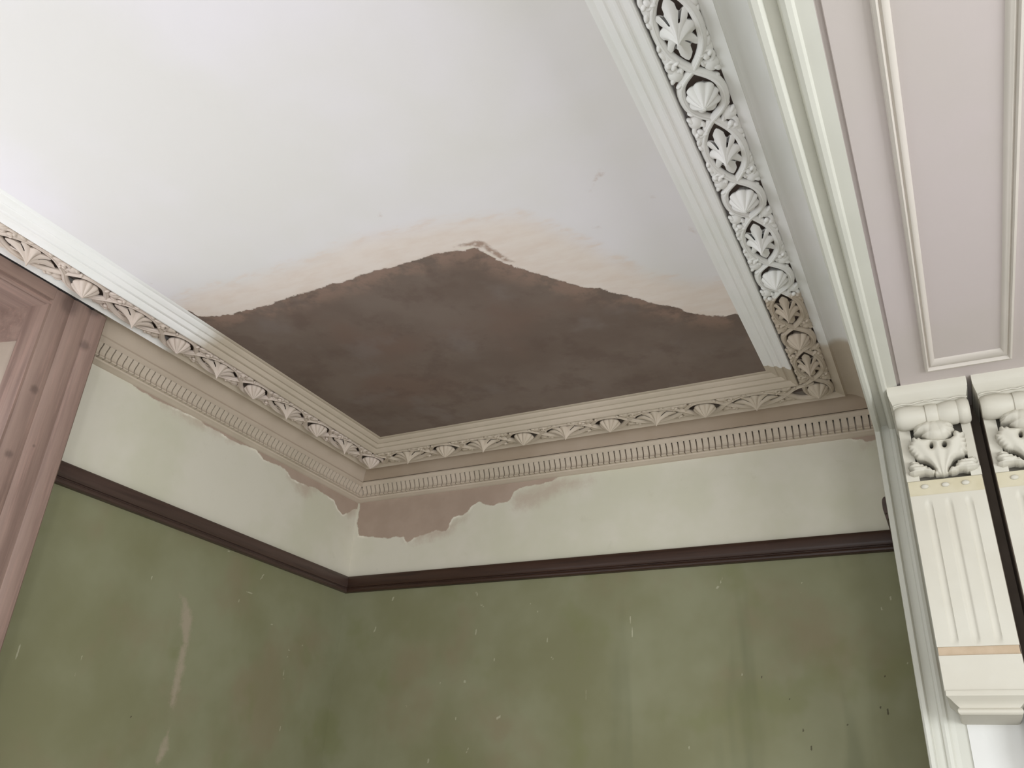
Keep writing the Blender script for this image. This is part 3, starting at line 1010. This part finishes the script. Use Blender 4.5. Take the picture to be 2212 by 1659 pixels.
def trace(pts):
    out = []
    for cx_, cy_ in pts:
        h = hit((1858 + cx_ / 6.249, 778 + cy_ / 6.249), 1, YB - 0.020)
        out.append((h[0] - 2.4545, h[2]))
    return out


LEAF_MAIN = trace([(900, 1075), (830, 1078), (790, 1058), (760, 1075), (735, 1053), (700, 1068), (705, 1110), (678, 1120), (685, 1150), (643, 1160), (665, 1195), (658, 1215), (690, 1228), (685, 1252), (720, 1266), (725, 1292), (757, 1302), (762, 1330), (800, 1340), (860, 1345),
                   (930, 1375), (985, 1420), (1010, 1460), (1000, 1500), (1020, 1535), (1080, 1528), (1130, 1533), (1185, 1515), (1200, 1480), (1205, 1430), (1232, 1380), (1258, 1330), (1300, 1300), (1390, 1280), (1412, 1262), (1405, 1236), (1450, 1226), (1440, 1195), (1424, 1150), (1440, 1120),
                   (1408, 1095), (1424, 1058), (1385, 1042), (1412, 1000), (1392, 973), (1350, 986), (1318, 968), (1278, 958), (1254, 996), (1262, 1030), (1215, 1062), (1100, 1085)])
CURL_L = trace([(745, 1362), (702, 1358), (663, 1375), (678, 1410), (648, 1430), (658, 1460), (690, 1488), (648, 1510), (665, 1540), (730, 1558), (780, 1545), (830, 1530), (870, 1520), (930, 1528), (990, 1526), (1018, 1500), (1012, 1470), (985, 1475), (965, 1455), (930, 1432), (912, 1440), (900, 1412), (865, 1416), (850, 1395), (815, 1396), (790, 1372)])
CURL_R = trace([(1185, 1500), (1240, 1512), (1300, 1502), (1340, 1472), (1400, 1470), (1450, 1482), (1540, 1462), (1592, 1430), (1612, 1390), (1562, 1370), (1594, 1340), (1556, 1312), (1562, 1290), (1520, 1284), (1470, 1300), (1440, 1312), (1410, 1302), (1395, 1322), (1360, 1318), (1345, 1342), (1312, 1338), (1318, 1366), (1290, 1385), (1296, 1405), (1275, 1425), (1250, 1420), (1225, 1425)])
SHELL_OUT = trace([(708, 925), (745, 890), (790, 850), (880, 815), (1000, 800), (1110, 800), (1200, 825), (1252, 868), (1250, 900), (1272, 925), (1262, 950), (1280, 968), (1240, 985), (1238, 1015), (1202, 1030), (1182, 1062), (1140, 1082), (1060, 1102), (1000, 1104), (940, 1095), (890, 1078), (850, 1052), (818, 1036), (838, 1008), (770, 1006), (712, 996), (735, 975), (715, 955), (735, 938)])
EYES = [trace([(963 + 27 * math.cos(a * 0.4), 1158 + (36 if math.sin(a * 0.4) > 0 else 40) * math.sin(a * 0.4)) for a in range(16)]),
        trace([(1138 + 34 * math.cos(a * 0.4), 1136 + 40 * math.sin(a * 0.4)) for a in range(16)])]


def sm(d, w):
    u = np.clip(d / w, 0, 1)
    return np.sqrt(np.clip(1 - (1 - u) ** 2, 0, 1))


def relief(X, name, shapes, parent):
    # carved relief standing off the face: outline, height and pierced holes of each piece
    st = 0.0011
    v, f = [], []
    for poly, hf, holes in shapes:
        P = np.array(poly)
        xs = np.arange(P[:, 0].min() - st, P[:, 0].max() + 2 * st, st)
        zs = np.arange(P[:, 1].min() - st, P[:, 1].max() + 2 * st, st)
        U, V = np.meshgrid(xs, zs, indexing='ij')
        p = np.stack([U.ravel(), V.ravel()], 1)
        d = sdf(p, poly)
        for hpoly in holes:
            d = np.minimum(d, -sdf(p, hpoly))
        h = hf(p, np.maximum(d, 0))
        nv = len(zs)
        keep = d.reshape(U.shape) > -st * 0.5
        idx, base = {}, len(v)
        cells = []
        for i in range(len(xs) - 1):
            for j in range(nv - 1):
                if keep[i, j] and keep[i + 1, j] and keep[i, j + 1] and keep[i + 1, j + 1]:
                    cells.append((i, j))
        used = set(cells)

        def vid(i, j, back):
            k = (i, j, back)
            if k not in idx:
                idx[k] = len(v)
                y = YB - h[i * nv + j] if not back else YB + 0.012 - 0.4 * max(h[i * nv + j] - 0.02, 0)
                v.append((X(xs[i]), y, zs[j]))
            return idx[k]
        for i, j in cells:
            f.append((vid(i, j, 0), vid(i + 1, j, 0), vid(i + 1, j + 1, 0), vid(i, j + 1, 0)))
            for (di, dj), (a, b_) in (((-1, 0), ((i, j), (i, j + 1))), ((1, 0), ((i + 1, j + 1), (i + 1, j))), ((0, -1), ((i + 1, j), (i, j))), ((0, 1), ((i, j + 1), (i + 1, j + 1)))):
                if (i + di, j + dj) not in used:
                    f.append((vid(*a, 0), vid(*b_, 0), vid(*b_, 1), vid(*a, 1)))
    return mesh(name, v, f, MAT['console'], parent, True, None, 60)


def console(xc, label):
    t = empty('console_bracket', (xc, YJ, 0.25))
    tag(t, label, 'bracket', 'pair of white console brackets under the opening')
    X = lambda dx: xc + dx
    W = 0.0885
    # body: flutes cut in the face, arched at the head, stopped at the foot
    z0, z1 = 0.412, 0.801
    nx, nz = 84, 60
    v, f = [], []
    for i in range(nx + 1):
        dx = -W + 2 * W * i / nx
        for j in range(nz + 1):
            z = z0 + (z1 - z0) * (j / nz)
            d = 0.0
            for c in (-0.047, 0.0, 0.047):
                hw = 0.0085
                top = z1 - 0.012 - abs(dx - c) * 0.9
                bot = z0 + 0.006 + abs(dx - c) * 0.5
                if abs(dx - c) < hw and bot < z < top:
                    k = 1 - ((dx - c) / hw) ** 2
                    e = min(1, (top - z) / 0.012, (z - bot) / 0.008)
                    d = max(d, 0.0046 * math.sqrt(max(k, 0)) * max(0, e))
            v.append((X(dx), YB - 0.002 + d, z))
    for i in range(nx):
        for j in range(nz):
            f.append((i * (nz + 1) + j, (i + 1) * (nz + 1) + j, (i + 1) * (nz + 1) + j + 1, i * (nz + 1) + j + 1))
    n = len(v)
    v += [(X(-W), YJ, z0), (X(W), YJ, z0), (X(W), YJ, z1), (X(-W), YJ, z1)]
    e = [[i * (nz + 1) for i in range(nx + 1)], [nx * (nz + 1) + j for j in range(nz + 1)], [i * (nz + 1) + nz for i in range(nx, -1, -1)], [j for j in range(nz, -1, -1)]]
    for k, ed in enumerate(e):
        f.append(tuple(ed) + (n + (k + 1) % 4, n + k))
    mesh('fluted_shaft', v, f, MAT['console'], t, True, None, 40)
    m = MB()
    m.box((X(-W + 0.001), YB + 0.003, 0.388), (X(W - 0.001), YJ, 0.4125))
    tag(m.build('unpainted_band', MAT['console_dirty'], t), 'unpainted tan band')
    m = MB()
    m.box((X(-W), YB - 0.004, 0.309), (X(W), YJ, 0.391))
    m.build('base_block', MAT['console'], t)
    # stepped foot: fillet, hollow, bead
    prof = [(0.086, YB - 0.009, 0.310), (0.087, YB - 0.010, 0.307), (0.087, YB - 0.010, 0.298), (0.082, YB - 0.005, 0.294), (0.078, YB + 0.001, 0.290), (0.072, YB + 0.008, 0.283), (0.0655, YB + 0.012, 0.276), (0.063, YB + 0.012, 0.273),
            (0.066, YB + 0.008, 0.2715), (0.068, YB + 0.005, 0.2675), (0.0675, YB + 0.005, 0.262), (0.064, YB + 0.009, 0.258), (0.058, YB + 0.016, 0.2565)]
    m = MB()
    m.loft([[(X(-w_), y_, z_), (X(w_), y_, z_), (X(w_), YJ, z_), (X(-w_), YJ, z_)] for w_, y_, z_ in prof])
    m.build('foot_moulding', MAT['console'], t, True, 30)
    # cream band with three studs
    m = MB()
    m.box((X(-W), YB, 0.801), (X(W), YJ, 0.8425))
    band = tag(m.build('stud_band', MAT['console_cream'], t), 'yellowed cream band')
    for dx in (-0.049, 0.0005, 0.048):
        m = MB()
        m.blob((X(dx), YB - 0.001, 0.8255), 0.0098, 0.0055, 0.0066, 0, 16, 10)
        m.build('stud', MAT['console'], band, True)
    # capital: two stiles, a sunk field, small plinths
    m = MB()
    m.box((X(-W), YB, 0.842), (X(-0.0605), YJ, 1.052))
    m.build('stile', MAT['console'], t)
    m = MB()
    m.box((X(0.066), YB, 0.842), (X(W), YJ, 1.052))
    m.build('stile', MAT['console'], t)
    m = MB()
    m.box((X(-0.0605), YB + 0.045, 0.842), (X(0.066), YJ, 1.052))
    tag(m.build('sunk_field', MAT['recess'], t), 'grey sunk field behind the leaf')
    m = MB()
    m.box((X(-W - 0.001), YB - 0.006, 0.8415), (X(-0.058), YB + 0.01, 0.866))
    m.build('plinth', MAT['console'], t)
    m = MB()
    m.box((X(0.064), YB - 0.006, 0.8415), (X(W + 0.001), YB + 0.01, 0.866))
    m.build('plinth', MAT['console'], t)
    # thin dark board added to darken the side towards the slot
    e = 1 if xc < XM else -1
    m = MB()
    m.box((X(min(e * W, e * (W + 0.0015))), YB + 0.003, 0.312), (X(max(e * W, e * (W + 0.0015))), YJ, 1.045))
    tag(m.build('side_cheek', MAT['cheek'], t), 'dark board added on the side towards the slot')
    # acanthus leaf and shell, carved in relief
    relief(X, 'acanthus_leaf', [
        (LEAF_MAIN, lambda p, d: 0.006 + 0.016 * sm(d, 0.012) + 0.016 * np.clip((p[:, 1] - 0.862) / 0.09, 0, 1) + 0.0016 * np.cos(np.arctan2(p[:, 0], p[:, 1] - 0.835) * 17) * sm(d, 0.008), EYES),
        (CURL_L, lambda p, d: 0.006 + 0.024 * sm(d, 0.012) + 0.0012 * np.cos(p[:, 1] * 700) * sm(d, 0.006), []),
        (CURL_R, lambda p, d: 0.006 + 0.024 * sm(d, 0.012) + 0.0012 * np.cos(p[:, 1] * 700) * sm(d, 0.006), [])], t)
    relief(X, 'shell', [(SHELL_OUT, lambda p, d: 0.010 + 0.034 * sm(d, 0.026) + 0.0020 * np.abs(np.cos(np.arctan2(p[:, 0] + 0.0015, 1.030 - p[:, 1]) * 8)) * sm(d, 0.006) + 0.10 * np.clip(0.975 - p[:, 1], -0.03, 0.03), [])], t)
    # thin wavy lip between roll and abacus
    m = MB()
    m.tube([(X(-0.090 + 0.182 * k / 60), YB - 0.047 + 0.0, 1.0475 + 0.0035 * abs(math.sin(math.pi * 4 * k / 60)) + (0.002 if 24 < k < 36 else 0)) for k in range(61)], 0.0022, 6)
    m.build('lip', MAT['console'], t, True)
    # baluster roll across the top
    prof = [(-0.090, 0.0), (-0.090, 0.026), (-0.085, 0.0305), (-0.074, 0.0335), (-0.060, 0.034), (-0.044, 0.033), (-0.030, 0.0305), (-0.0165, 0.0275), (-0.0145, 0.0265), (-0.0135, 0.0300), (-0.004, 0.0315), (0.006, 0.0310), (0.0145, 0.0290), (0.0160, 0.0262),
            (0.019, 0.0275), (0.030, 0.0310), (0.045, 0.0335), (0.058, 0.0325), (0.0635, 0.0305), (0.0650, 0.0325), (0.074, 0.0350), (0.085, 0.0345), (0.091, 0.0305), (0.093, 0.026), (0.093, 0.0)]
    rings = []
    for dx, r in prof:
        rings.append([(X(dx), YB - 0.020 + max(r, 0.001) * math.cos(a * math.pi / 14) * 1.05, 1.0195 + max(r, 0.001) * math.sin(a * math.pi / 14)) for a in range(28)])
    m = MB()
    m.loft(rings)
    m.build('baluster_roll', MAT['console'], t, True, 40)
    # abacus, stepped and hollowed under the soffit
    prof = [(0.093, YB - 0.030, 1.043), (0.093, YB - 0.034, 1.047), (0.0935, YB - 0.040, 1.055), (0.096, YB - 0.046, 1.063), (0.099, YB - 0.056, 1.070), (0.099, YB - 0.058, 1.074), (0.1005, YB - 0.060, 1.076), (0.1010, YB - 0.064, 1.090), (0.1005, YB - 0.065, 1.1003)]
    m = MB()
    m.loft([[(X(-w_ + 0.0015), y_, z_), (X(w_ - 0.003), y_, z_), (X(w_ - 0.003), YJ, z_), (X(-w_ + 0.0015), YJ, z_)] for w_, y_, z_ in prof])
    m.build('abacus', MAT['console'], t, True, 30)
    return t


console(2.4545, 'whole white carved console bracket on the room side of the dark slot')
console(2.6635, 'white carved console bracket beyond the dark slot, away from the green room')
